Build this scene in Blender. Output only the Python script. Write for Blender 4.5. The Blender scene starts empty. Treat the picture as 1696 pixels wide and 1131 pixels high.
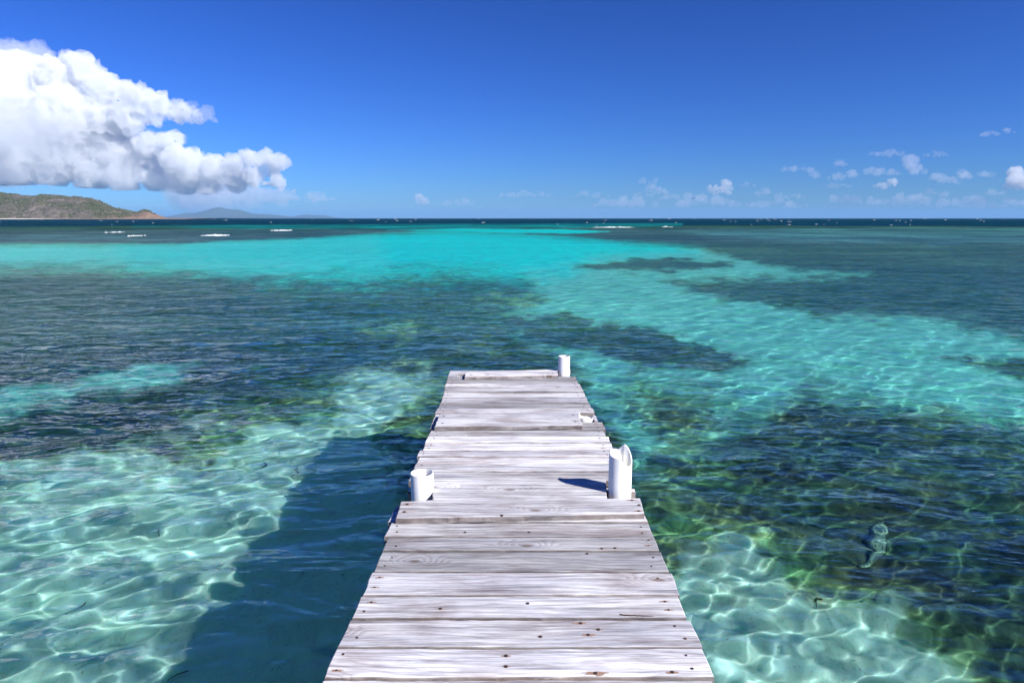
import bpy, math, random
import numpy as np
from mathutils import Vector, Matrix
R = math.radians
sc = bpy.context.scene
col = sc.collection

# ------------------------------------------------------------------ camera
PITCH = 10.22
CAMZ = 2.05
cam = bpy.data.objects.new('camera', bpy.data.cameras.new('camera')); col.objects.link(cam)
cam.data.lens = 24; cam.data.sensor_width = 36; cam.data.clip_start = 0.05; cam.data.clip_end = 120000
cam.location = (0, 0, CAMZ); cam.rotation_euler = (R(90 - PITCH), 0, 0)
sc.camera = cam

# ------------------------------------------------------------------ sky and sun
SUN_EL, SUN_AZ = 34.5, 121.0          # azimuth clockwise from +Y: behind the viewer, to the right
w = bpy.data.worlds.new('World'); sc.world = w; w.use_nodes = True
nt = w.node_tree
bg = nt.nodes['Background']
sk = nt.nodes.new('ShaderNodeTexSky'); sk.sky_type = 'NISHITA'; sk.sun_disc = False
sk.sun_elevation = R(SUN_EL); sk.sun_rotation = R(SUN_AZ)
sk.altitude = 0; sk.air_density = 1.0; sk.dust_density = 0.0; sk.ozone_density = 3.0
tint = nt.nodes.new('ShaderNodeMix'); tint.data_type = 'RGBA'; tint.blend_type = 'MULTIPLY'; tint.inputs[0].default_value = 1
tint.inputs[7].default_value = (0.085, 0.170, 0.385, 1)
gam = nt.nodes.new('ShaderNodeGamma'); gam.inputs[1].default_value = 1.5      # a polarising filter's deep sky
nt.links.new(sk.outputs[0], gam.inputs[0]); nt.links.new(gam.outputs[0], tint.inputs[6]); nt.links.new(tint.outputs[2], bg.inputs[0])
bg.inputs[1].default_value = 0.08

sun = bpy.data.lights.new('sun', 'SUN'); sun.energy = 5.0; sun.angle = R(0.5); sun.color = (1.0, 0.96, 0.90)
sun.cycles.is_caustics_light = True
so = bpy.data.objects.new('sun', sun); col.objects.link(so)
so.rotation_euler = Vector((math.sin(R(SUN_AZ)) * math.cos(R(SUN_EL)), math.cos(R(SUN_AZ)) * math.cos(R(SUN_EL)),
                            math.sin(R(SUN_EL)))).to_track_quat('Z', 'Y').to_euler()

sc.view_settings.view_transform = 'Standard'; sc.view_settings.look = 'None'
sc.view_settings.exposure = 0.62; sc.view_settings.gamma = 1.0
sc.render.engine = 'CYCLES'
cy = sc.cycles
cy.max_bounces = 14; cy.volume_bounces = 10; cy.transmission_bounces = 8; cy.glossy_bounces = 3; cy.diffuse_bounces = 3
cy.transparent_max_bounces = 12; cy.sample_clamp_indirect = 6
cy.use_denoising = True; cy.use_adaptive_sampling = True; cy.adaptive_threshold = 0.02

HAZE = True

# ------------------------------------------------------------------ helpers
def setp(o, label=None, cat=None, group=None, kind=None):
    if label: o['label'] = label
    if cat: o['category'] = cat
    if group: o['group'] = group
    if kind: o['kind'] = kind
    return o

def ray_dir(x, y):
    """direction of view through a point of the 1696 x 1131 photograph"""
    f = 1130.67; p = R(PITCH)
    cx = (x - 848) / f; cyy = -(y - 565.5) / f
    return np.array([cx, math.cos(p) + cyy * math.sin(p), -math.sin(p) + cyy * math.cos(p)])

def sky_at(x, y, Y):
    """the point at distance Y out to sea that is seen there"""
    d = ray_dir(x, y); t = Y / d[1]
    return np.array([d[0] * t, Y, CAMZ + d[2] * t])

def bed_at(x, y, D=1.0):
    """the point of the seabed seen through the water there"""
    d = ray_dir(x, min(max(y, 361.6), 1e9)); t = -CAMZ / d[2]
    n = np.linalg.norm(d); ch = math.hypot(d[0], d[1]) / n / 1.333; s = math.sqrt(1 - ch * ch)
    X, Y = d[0] * t, d[1] * t; r = math.hypot(X, Y); k = 1 + D * ch / s / r
    return X * k, Y * k

def _hash(ix, iy, iz, seed):
    h = (ix * 374761393 + iy * 668265263 + iz * 2147483647 // 7 + seed * 974634777) & 0xffffffff
    h = ((h ^ (h >> 13)) * 1274126177) & 0xffffffff
    h = (h ^ (h >> 16)) & 0xffff
    return h / 32767.5 - 1.0

def vnoise(x, y, z=None, seed=0):
    if z is None: z = np.zeros_like(x)
    fx, fy, fz = np.floor(x), np.floor(y), np.floor(z)
    ix, iy, iz = fx.astype(np.int64), fy.astype(np.int64), fz.astype(np.int64)
    u, v, t = x - fx, y - fy, z - fz
    u = u * u * (3 - 2 * u); v = v * v * (3 - 2 * v); t = t * t * (3 - 2 * t)
    def L(a, b, k): return a + (b - a) * k
    r = []
    for dz in (0, 1):
        a = L(_hash(ix, iy, iz + dz, seed), _hash(ix + 1, iy, iz + dz, seed), u)
        b = L(_hash(ix, iy + 1, iz + dz, seed), _hash(ix + 1, iy + 1, iz + dz, seed), u)
        r.append(L(a, b, v))
    return L(r[0], r[1], t)

def fbm(x, y, z=None, oct=4, seed=0, gain=0.5):
    s = 0; a = 1; n = 0
    for k in range(oct):
        s = s + a * vnoise(x * 2 ** k, y * 2 ** k, None if z is None else z * 2 ** k, seed + k * 17); n += a; a *= gain
    return s / n

def new_mesh(name, co, quads, mat=None, parent=None, smooth=True, n=4):
    me = bpy.data.meshes.new(name)
    co = np.asarray(co, np.float32); quads = np.asarray(quads, np.int32)
    me.vertices.add(len(co)); me.vertices.foreach_set('co', co.ravel())
    me.loops.add(quads.size); me.loops.foreach_set('vertex_index', quads.ravel())
    me.polygons.add(len(quads)); me.polygons.foreach_set('loop_start', np.arange(0, quads.size, n, dtype=np.int32))
    me.polygons.foreach_set('use_smooth', np.full(len(quads), smooth))
    me.update(); me.validate()
    o = bpy.data.objects.new(name, me); col.objects.link(o)
    if mat: me.materials.append(mat)
    if parent: o.parent = parent
    return o

def grid_quads(ny, nx, wrap=False):
    i = np.arange(nx * ny).reshape(ny, nx)
    if wrap: i = np.concatenate([i, i[:, :1]], 1)
    return np.stack([i[:-1, :-1], i[:-1, 1:], i[1:, 1:], i[1:, :-1]], -1).reshape(-1, 4)

class MB:
    """collects polygons of any size and links them as one mesh"""
    def __init__(s): s.v = []; s.f = []; s.m = []
    def add(s, v, f, m=0):
        o = len(s.v); s.v += [tuple(p) for p in v]; s.f += [[i + o for i in q] for q in f]; s.m += [m] * len(f)
    def build(s, name, mats, parent=None, smooth=False):
        me = bpy.data.meshes.new(name); me.from_pydata(s.v, [], s.f); me.update()
        for m in (mats if isinstance(mats, (list, tuple)) else [mats]): me.materials.append(m)
        me.polygons.foreach_set('material_index', s.m)
        me.polygons.foreach_set('use_smooth', [smooth] * len(s.f))
        o = bpy.data.objects.new(name, me); col.objects.link(o); o.parent = parent
        return o

def mat(name):
    m = bpy.data.materials.new(name); m.use_nodes = True
    n = m.node_tree.nodes; l = m.node_tree.links
    return m, n, l, n.get('Principled BSDF')

def ramp(n, stops, interp='LINEAR'):
    r = n.new('ShaderNodeValToRGB'); e = r.color_ramp.elements; r.color_ramp.interpolation = interp
    while len(e) < len(stops): e.new(0.5)
    for k, (p, c) in enumerate(stops):
        e[k].position = p; e[k].color = (c if len(c) == 4 else (*c, 1)) if hasattr(c, '__len__') else (c, c, c, 1)
    return r

def math_n(n, l, op, a, b=None, c=None, clamp=False):
    m = n.new('ShaderNodeMath'); m.operation = op; m.use_clamp = clamp
    for k, v in enumerate((a, b, c)):
        if v is None: continue
        if isinstance(v, (int, float)): m.inputs[k].default_value = v
        else: l.new(v, m.inputs[k])
    return m.outputs[0]

def noise_n(n, l, vec, scale, detail=4, rough=.5, dist=0):
    t = n.new('ShaderNodeTexNoise'); t.inputs['Scale'].default_value = scale; t.inputs['Detail'].default_value = detail
    t.inputs['Roughness'].default_value = rough; t.inputs['Distortion'].default_value = dist
    if vec is not None: l.new(vec, t.inputs['Vector'])
    return t

def mixc(n, l, fac, a, b, blend='MIX'):
    m = n.new('ShaderNodeMix'); m.data_type = 'RGBA'; m.blend_type = blend
    for idx, v in ((0, fac), (6, a), (7, b)):
        if isinstance(v, (int, float)): m.inputs[idx].default_value = v
        elif isinstance(v, tuple): m.inputs[idx].default_value = (*v, 1) if len(v) == 3 else v
        else: l.new(v, m.inputs[idx])
    return m.outputs[2]

def mixf(n, l, fac, a, b):
    m = n.new('ShaderNodeMix'); m.data_type = 'FLOAT'
    for idx, v in ((0, fac), (2, a), (3, b)):
        if isinstance(v, (int, float)): m.inputs[idx].default_value = v
        else: l.new(v, m.inputs[idx])
    return m.outputs[0]

def mapping(n, l, vec, scale=(1, 1, 1), loc=(0, 0, 0), rot=(0, 0, 0)):
    m = n.new('ShaderNodeMapping'); l.new(vec, m.inputs[0])
    m.inputs['Location'].default_value = loc; m.inputs['Rotation'].default_value = rot; m.inputs['Scale'].default_value = scale
    return m.outputs[0]

# ------------------------------------------------------------------ water
def polar(dr_near, r0, r1, rfar, nn, nf, na_front, na_back, front=R(62)):
    r = np.concatenate([np.exp(np.linspace(math.log(r0), math.log(r1), nn)), np.exp(np.linspace(math.log(r1), math.log(rfar), nf + 1))[1:]])
    a = np.concatenate([np.linspace(-front, front, na_front), np.linspace(front, 2 * math.pi - front, na_back + 2)[1:-1]])
    rr, aa = np.meshgrid(r, a, indexing='ij')
    return rr, aa
WC = (0.0, -0.6)                       # middle of the ring-shaped mesh, under the pier
rr, aa = polar(0, 0.9, 70, 30000, 1100, 90, 1250, 60)
X = WC[0] + rr * np.sin(aa); Y = WC[1] + rr * np.cos(aa)
dr = np.maximum(np.gradient(rr, axis=0), 0)
dang = np.gradient(aa, axis=1); dang = np.where(np.abs(dang) > 1, 0.08, np.abs(dang))
sp = np.maximum(dr, rr * dang)
rng = np.random.default_rng(7)
Z = np.zeros_like(X)
near = np.clip(1 - (rr - 60) / 400, 0, 1)
warp = 0.25 * np.sin(0.31 * X + 1.0) + 0.22 * np.sin(0.43 * Y + 0.23 * X)
for k in range(120):
    L = 0.17 * (2.4 / 0.17) ** (rng.random() ** 1.25); th = rng.normal(0.10, .75)
    kx, ky = math.sin(th) * 2 * math.pi / L, -math.cos(th) * 2 * math.pi / L
    A = 0.00112 * L ** 1.1
    f = np.clip(L / (sp * 4) - 0.5, 0, 1)
    rows = np.where(f.max(1) > 0)[0]
    if len(rows) == 0: continue
    e = rows[-1] + 1
    ph = kx * X[:e] + ky * Y[:e] + rng.random() * 6.28 + warp[:e] * (.8 / max(L, .4))
    s_ = np.sin(ph)
    Z[:e] += A * f[:e] * (s_ + 0.22 * np.cos(2 * ph))
# open sea swell far out
for k in range(14):
    L = rng.uniform(14, 40); th = rng.normal(0.2, .4)
    kx, ky = math.sin(th) * 2 * math.pi / L, -math.cos(th) * 2 * math.pi / L
    f = np.clip((Y - 170) / 120, 0, 1) * np.clip(L / (sp * 3) - .5, 0, 1)
    Z += 0.09 * f * np.sin(kx * X + ky * Y + rng.random() * 6.28)
na = X.shape[1]
co = np.stack([X, Y, Z], -1).reshape(-1, 3)
q = grid_quads(X.shape[0], na, True)
co = np.vstack([co, [[WC[0], WC[1], 0]]])
m_water, n, l, pb = mat('sea_water'); n.remove(pb); out = n['Material Output']
geo = n.new('ShaderNodeNewGeometry')
dist = n.new('ShaderNodeVectorMath'); dist.operation = 'LENGTH'; l.new(geo.outputs['Position'], dist.inputs[0])
far = n.new('ShaderNodeMapRange'); l.new(dist.outputs['Value'], far.inputs[0])
far.inputs[1].default_value = 5; far.inputs[2].default_value = 40
n1 = noise_n(n, l, mapping(n, l, geo.outputs['Position'], (3.0, 4.6, 1)), 1.0, 3, .55, .4)
n2 = noise_n(n, l, mapping(n, l, geo.outputs['Position'], (0.42, 0.8, 1), rot=(0, 0, .15)), 1.0, 3, .55, .5)
n3 = noise_n(n, l, mapping(n, l, geo.outputs['Position'], (.05, .16, 1), rot=(0, 0, -.1)), 1.0, 3, .6, .3)
h = math_n(n, l, 'MULTIPLY', math_n(n, l, 'SUBTRACT', n1.outputs[0], .5), .07)
n15 = noise_n(n, l, mapping(n, l, geo.outputs['Position'], (1.2, 2.4, 1), rot=(0, 0, .2)), 1.0, 3, .55, .5)
h = math_n(n, l, 'ADD', h, math_n(n, l, 'MULTIPLY', n15.outputs[0], .38))
h = math_n(n, l, 'ADD', h, math_n(n, l, 'MULTIPLY', n2.outputs[0], .60))
h = math_n(n, l, 'ADD', h, math_n(n, l, 'MULTIPLY', n3.outputs[0], 1.0))
bp = n.new('ShaderNodeBump'); l.new(h, bp.inputs['Height']); bp.inputs['Distance'].default_value = 1.0
l.new(math_n(n, l, 'MULTIPLY_ADD', far.outputs[0], .6, .30), bp.inputs['Strength'])
fr = n.new('ShaderNodeFresnel'); fr.inputs[0].default_value = 1.333; l.new(bp.outputs[0], fr.inputs['Normal'])
capv = n.new('ShaderNodeMapRange'); l.new(dist.outputs['Value'], capv.inputs[0])   # wave slopes hide the mirror angle far out
capv.inputs[1].default_value = 25; capv.inputs[2].default_value = 160; capv.inputs[3].default_value = .38; capv.inputs[4].default_value = .025
fac = math_n(n, l, 'MINIMUM', math_n(n, l, 'MULTIPLY', fr.outputs[0], 1.0), capv.outputs[0])
rf = n.new('ShaderNodeBsdfRefraction'); rf.inputs['IOR'].default_value = 1.333; rf.inputs['Roughness'].default_value = 0
rf.inputs['Color'].default_value = (.67, .98, .98, 1)
gl = n.new('ShaderNodeBsdfGlossy'); gl.inputs['Color'].default_value = (1, 1, 1, 1)
l.new(math_n(n, l, 'MULTIPLY', far.outputs[0], .22), gl.inputs['Roughness']); l.new(bp.outputs[0], gl.inputs['Normal'])
mx = n.new('ShaderNodeMixShader'); # from below the surface mirrors the sunlit bottom (total internal reflection), tinted by its path through the water
fac = mixf(n, l, geo.outputs['Backfacing'], fac, .31)
l.new(mixc(n, l, geo.outputs['Backfacing'], (1, 1, 1), (.55, 1, .88)), gl.inputs['Color'])
l.new(fac, mx.inputs[0]); l.new(rf.outputs[0], mx.inputs[1]); l.new(gl.outputs[0], mx.inputs[2])
# light scattered back from within the water itself
body = n.new('ShaderNodeBsdfDiffuse'); body.inputs['Color'].default_value = (.04, .60, .50, 1)
mb_ = n.new('ShaderNodeMixShader'); bdf = n.new('ShaderNodeMapRange'); l.new(dist.outputs['Value'], bdf.inputs[0]); bdf.inputs[1].default_value = 6; bdf.inputs[2].default_value = 14
bdf.inputs[3].default_value = 0; bdf.inputs[4].default_value = .042; l.new(bdf.outputs[0], mb_.inputs[0]); l.new(mx.outputs[0], mb_.inputs[1]); l.new(body.outputs[0], mb_.inputs[2])
l.new(mb_.outputs[0], out.inputs[0])
water = new_mesh('water', co, q, m_water)
water.cycles.is_caustics_caster = True
setp(water, kind='structure')

# ------------------------------------------------------------------ seabed with its sand flats, seagrass and reef
PAL = dict(                                        # bottom colours; teal, turquoise and deep blue have the water's depth tint painted in
    grass=(.115, .130, .098), sand=(.96, .93, .80), teal=(.42, .78, .70), turq=(.0, .97, 1.0), palet=(.14, .95, .92), pale=(.34, .98, .90),
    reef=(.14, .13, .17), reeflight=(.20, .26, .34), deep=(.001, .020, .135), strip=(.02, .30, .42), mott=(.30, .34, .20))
ZONES = [                                          # outlines, listed far to near; (kind, soft edge, ragged edge, outline)
 ('teal', 18, 16, [(830,430),(1000,420),(1150,412),(1230,430),(1290,445),(1430,457),(1300,463),(1180,462),(1100,468),(1180,490),(1270,505),(1400,520),(1550,530),(1640,545),(1800,585),(2300,680),(2300,830),(1750,715),(1600,680),(1450,655),(1330,640),(1260,690),(1180,740),(1100,790),(1050,800),(1000,700),(960,620),(940,590),(860,560),(830,520),(900,500),(880,470)]),
 ('turq', 22, 8, [(330,404),(500,394),(640,386),(760,383),(880,386),(960,393),(1060,402),(1110,410),(1150,418),(1000,428),(940,452),(860,462),(700,453),(560,450),(430,446),(330,430)]),
 ('pale', 14, 5, [(-900,420),(0,405),(250,404),(420,398),(520,394),(560,420),(540,450),(430,446),(250,442),(0,442),(-900,452)]),
 ('palet', 22, 6, [(200,408),(420,400),(620,390),(640,440),(600,452),(430,446),(220,440)]),
 ('grass', 6, 8, [(950,442),(1060,430),(1130,428),(1210,440),(1160,449),(1050,452)]),
 ('grass', 8, 14, [(820,520),(950,520),(1080,545),(1180,572),(1250,600),(1200,616),(1080,608),(980,582),(880,565),(840,545)]),
 ('grass', 8, 10, [(1560,590),(1720,596),(1760,640),(1640,615)]),
 ('mott', 10, 16, [(590,545),(660,533),(720,545),(660,560)]),
 ('mott', 8, 16, [(740,575),(810,562),(860,575),(810,588)]),
 ('mott', 10, 16, [(790,492),(850,484),(900,495),(850,506)]),
 ('teal', 16, 24, [(-900,760),(0,645),(100,630),(200,612),(330,604),(300,626),(200,652),(100,676),(0,692),(-900,830)]),
 ('mott', 30, 50, [(250,770),(330,700),(430,660),(520,640),(600,620),(690,615),(740,640),(700,720),(640,800),(500,800),(350,790)]),
 ('sand', 36, 105, [(-900,1000),(-300,840),(0,785),(120,770),(220,770),(300,750),(380,722),(450,715),(560,700),(600,640),(650,630),(690,650),(650,690),(640,760),(700,900),(740,1160),(760,1400),(-900,1900)]),
 ('mott', 40, 60, [(1040,620),(1150,640),(1200,700),(1160,790),(1060,800)]),
 ('mott', 30, 60, [(1080,850),(1160,850),(1280,905),(1400,960),(1560,1040),(1650,1160),(1700,1400),(1000,1400)]),
 ('sand', 22, 50, [(1090,960),(1150,925),(1230,905),(1270,925),(1290,960),(1370,985),(1470,1012),(1530,1060),(1600,1135),(1640,1400),(1000,1400)]),
 ('reef', 3, 3, [(-1500,377),(0,378),(230,377),(330,380),(640,379),(720,381),(640,386),(560,391),(440,397),(300,403),(0,404),(-1500,404)]),
 ('reeflight', 2, 3, [(-1500,389),(0,390),(120,391),(260,394),(120,396),(0,395),(-1500,396)]),
 ('reef', 3, 3, [(720,377),(900,379),(1000,377),(1200,376),(1696,375),(2600,375),(2600,404),(1696,402),(1400,405),(1180,402),(1080,402),(960,391),(860,386)]),
 ('reeflight', 4, 3, [(1100,383),(1300,379),(1696,378),(2600,378),(2600,404),(1696,402),(1500,402),(1300,398),(1180,390)]),
 ('turq', 1.2, 1, [(640,381),(760,379),(930,380),(1010,384),(960,387),(850,386)]),
 ('strip', 1.2, 1, [(220,375),(400,374),(600,372.5),(900,371),(1130,370),(1130,374),(900,377.5),(640,378.2),(400,377.5)]),
]
def far_space(x, y):
    """bearing and log-distance on the seabed: shapes keep their look however far away they lie"""
    r = np.hypot(x, y) + 1e-6
    return np.arctan2(x, y), np.log(r)
brr, baa = polar(0, 0.9, 60, 30000, 760, 160, 900, 40)
BX = WC[0] + brr * np.sin(baa); BY = WC[1] + brr * np.cos(baa)
BR = np.hypot(BX, BY)
depth = 1.0 + 0.10 * fbm(BX * .7, BY * .7, seed=5) + 0.035 * fbm(BX * 4, BY * 4, seed=6, oct=3) * np.clip(1.5 - BR / 15, 0, 1)
depth = depth + np.clip((BR - 12) / 60, 0, 1) * 0.8 + np.clip((BR - 210) / 200, 0, 1) * 9
# each corner of an outline is carried to its own place on the seabed
U, V = far_space(BX, BY)
def seg_sdf(px, py, poly):
    d = np.full(px.shape, 1e9); inside = np.zeros(px.shape, bool)
    for k in range(len(poly)):
        x0, y0 = poly[k]; x1, y1 = poly[(k + 1) % len(poly)]
        ex, ey = x1 - x0, y1 - y0
        t = np.clip(((px - x0) * ex + (py - y0) * ey) / (ex * ex + ey * ey + 1e-12), 0, 1)
        d = np.minimum(d, np.hypot(px - x0 - t * ex, py - y0 - t * ey))
        c = ((y0 > py) != (y1 > py)) & (px < (x1 - x0) * (py - y0) / (y1 - y0 + 1e-12) + x0)
        inside ^= c
    return np.where(inside, -d, d)
C = np.broadcast_to(np.array(PAL['grass']), BX.shape + (3,)).copy()
gm = np.ones(BX.shape)                 # how much plant cover
nz1 = fbm(BX * 1.1 / (1 + BR * .02), BY * 1.1 / (1 + BR * .02), seed=11, oct=5, gain=.6)
nz2 = fbm(U * 40, V * 14, seed=12, oct=5, gain=.6)
nz = np.where(BR < 12, nz1 * .6 + nz2 * .4, nz2)
for kind, soft, rag, poly in ZONES:
    P = [bed_at(px, py, 1.0 if py > 480 else 1.5) for px, py in poly]
    P = [(math.atan2(x, y), math.log(math.hypot(x, y))) for x, y in P]
    ymid = sum(p[1] for p in poly) / len(poly)
    # size of one picture unit in bearing / log-distance, at the outline's middle
    ua = 1 / 1131.0
    ul = 1 / max(ymid - 361, 4.0)
    sd = seg_sdf(U / ua, V / ul, [(a / ua, b / ul) for a, b in P])
    t = np.clip(0.5 - (sd + nz * rag * 1.6) / (2 * soft), 0, 1); t = t * t * (3 - 2 * t)
    C += (np.array(PAL[kind]) - C) * t[..., None]
    gm += ((1.0 if kind in ('grass', 'mott', 'reef', 'reeflight', 'strip') else .12) - gm) * t
# drop-off to open water
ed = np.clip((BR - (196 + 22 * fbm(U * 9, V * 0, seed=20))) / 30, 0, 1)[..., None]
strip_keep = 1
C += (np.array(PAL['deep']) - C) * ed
for kind, soft, rag, poly in ZONES[-1:]:
    P = [bed_at(px, py, 1.5) for px, py in poly]; P = [(math.atan2(x, y), math.log(math.hypot(x, y))) for x, y in P]
    sd = seg_sdf(U * 1131, V * 10, [(a * 1131, b * 10) for a, b in P])
    t = np.clip(.5 - (sd + nz * 2) / 4, 0, 1); C += (np.array(PAL[kind]) - C) * t[..., None]
bco = np.stack([BX, BY, -depth], -1).reshape(-1, 3)
bco = np.vstack([bco, [[WC[0], WC[1], -1]]])
m_bed, n, l, pb = mat('seabed')
at_ = n.new('ShaderNodeAttribute'); at_.attribute_name = 'cover'
ag = n.new('ShaderNodeAttribute'); ag.attribute_name = 'plants'
geo = n.new('ShaderNodeNewGeometry'); P_ = geo.outputs['Position']
a1 = noise_n(n, l, P_, 3.2, 6, .68, .6); a2 = noise_n(n, l, P_, 14, 4, .6, .4)
vv = n.new('ShaderNodeTexVoronoi'); vv.inputs['Scale'].default_value = 4.5; l.new(P_, vv.inputs['Vector'])
r1 = ramp(n, [(.30, .42), (.50, .92), (.66, 1.6)]); l.new(a1.outputs[0], r1.inputs[0])
r2 = ramp(n, [(.3, .6), (.7, 1.4)]); l.new(a2.outputs[0], r2.inputs[0])
pl_ = mixc(n, l, 1, r1.outputs[0], r2.outputs[0], 'MULTIPLY')
hue = noise_n(n, l, P_, 1.7, 3, .5); rh = ramp(n, [(.35, (.85, 1.12, .9)), (.65, (1.3, 1.0, .80))]); l.new(hue.outputs[0], rh.inputs[0])
pl_ = mixc(n, l, 1, pl_, rh.outputs[0], 'MULTIPLY')
sr0 = ramp(n, [(.30, .84), (.7, 1.08)]); l.new(a1.outputs[0], sr0.inputs[0])
a4 = noise_n(n, l, P_, 55, 3, .7); s4 = ramp(n, [(.28, .45), (.40, .97), (.75, 1.08)]); l.new(a4.outputs[0], s4.inputs[0])
bits = n.new('ShaderNodeTexVoronoi'); bits.inputs['Scale'].default_value = 7; bits.inputs['Randomness'].default_value = 1; l.new(P_, bits.inputs['Vector'])
s5 = ramp(n, [(.03, .30), (.07, 1)]); l.new(bits.outputs['Distance'], s5.inputs[0])
sr = n.new('ShaderNodeMix'); sr.data_type = 'RGBA'; sr.blend_type = 'MULTIPLY'; sr.inputs[0].default_value = 1
l.new(mixc(n, l, 1, sr0.outputs[0], s4.outputs[0], 'MULTIPLY'), sr.inputs[6]); l.new(s5.outputs[0], sr.inputs[7])
strk = noise_n(n, l, mapping(n, l, P_, (.05, .13, 1)), 1.0, 5, .65, .5)
strk2 = noise_n(n, l, mapping(n, l, P_, (.045, .03, 1), loc=(9, 4, 0)), 1.0, 5, .7, .8)
rk2 = ramp(n, [(.38, (.62, .62, .66)), (.5, (1, 1, 1)), (.62, (1.5, 1.5, 1.4))]); l.new(strk2.outputs[0], rk2.inputs[0])
pl_ = mixc(n, l, 1, pl_, rk2.outputs[0], 'MULTIPLY')
rk = ramp(n, [(.36, (.55, .55, .60)), (.5, (1, 1, 1)), (.64, (1.6, 1.7, 1.6))]); l.new(strk.outputs[0], rk.inputs[0])
pl_ = mixc(n, l, 1, pl_, rk.outputs[0], 'MULTIPLY')
fac_ = mixc(n, l, ag.outputs['Fac'], sr.outputs[2], pl_)
cc = mixc(n, l, 1, at_.outputs['Color'], fac_, 'MULTIPLY')
l.new(cc, pb.inputs['Base Color']); pb.inputs['Roughness'].default_value = 1; pb.inputs['Specular IOR Level'].default_value = 0
pb.inputs['Subsurface Weight'].default_value = .8; pb.inputs['Subsurface Scale'].default_value = .13; pb.inputs['Subsurface Radius'].default_value = (.5, 1, .9)
seabed = new_mesh('seabed', bco, grid_quads(BX.shape[0], BX.shape[1], True), m_bed)
me = seabed.data
ca = me.attributes.new('cover', 'FLOAT_COLOR', 'POINT'); full = np.ones((len(bco), 4), np.float32); full[:-1, :3] = C.reshape(-1, 3); ca.data.foreach_set('color', full.ravel())
cp = me.attributes.new('plants', 'FLOAT', 'POINT'); fp = np.ones(len(bco), np.float32); fp[:-1] = gm.ravel(); cp.data.foreach_set('value', fp)
seabed.cycles.is_caustics_receiver = True
setp(seabed, kind='structure')

# ------------------------------------------------------------------ air
if HAZE:
    m_haze, n, l, pb = mat('haze'); n.remove(pb)
    pv = n.new('ShaderNodeVolumePrincipled'); pv.inputs['Color'].default_value = (.30, .60, 1, 1); pv.inputs['Density'].default_value = 5e-5
    l.new(pv.outputs[0], n['Material Output'].inputs['Volume'])
    b = MB(); s = 33000; z0, z1 = -13, 262
    b.add([(-s,-s,z0),(s,-s,z0),(s,s,z0),(-s,s,z0),(-s,-s,z1),(s,-s,z1),(s,s,z1),(-s,s,z1)],
          [(3,2,1,0),(4,5,6,7),(0,1,5,4),(1,2,6,5),(2,3,7,6),(3,0,4,7)])
    setp(b.build('haze', m_haze), kind='stuff')

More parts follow.
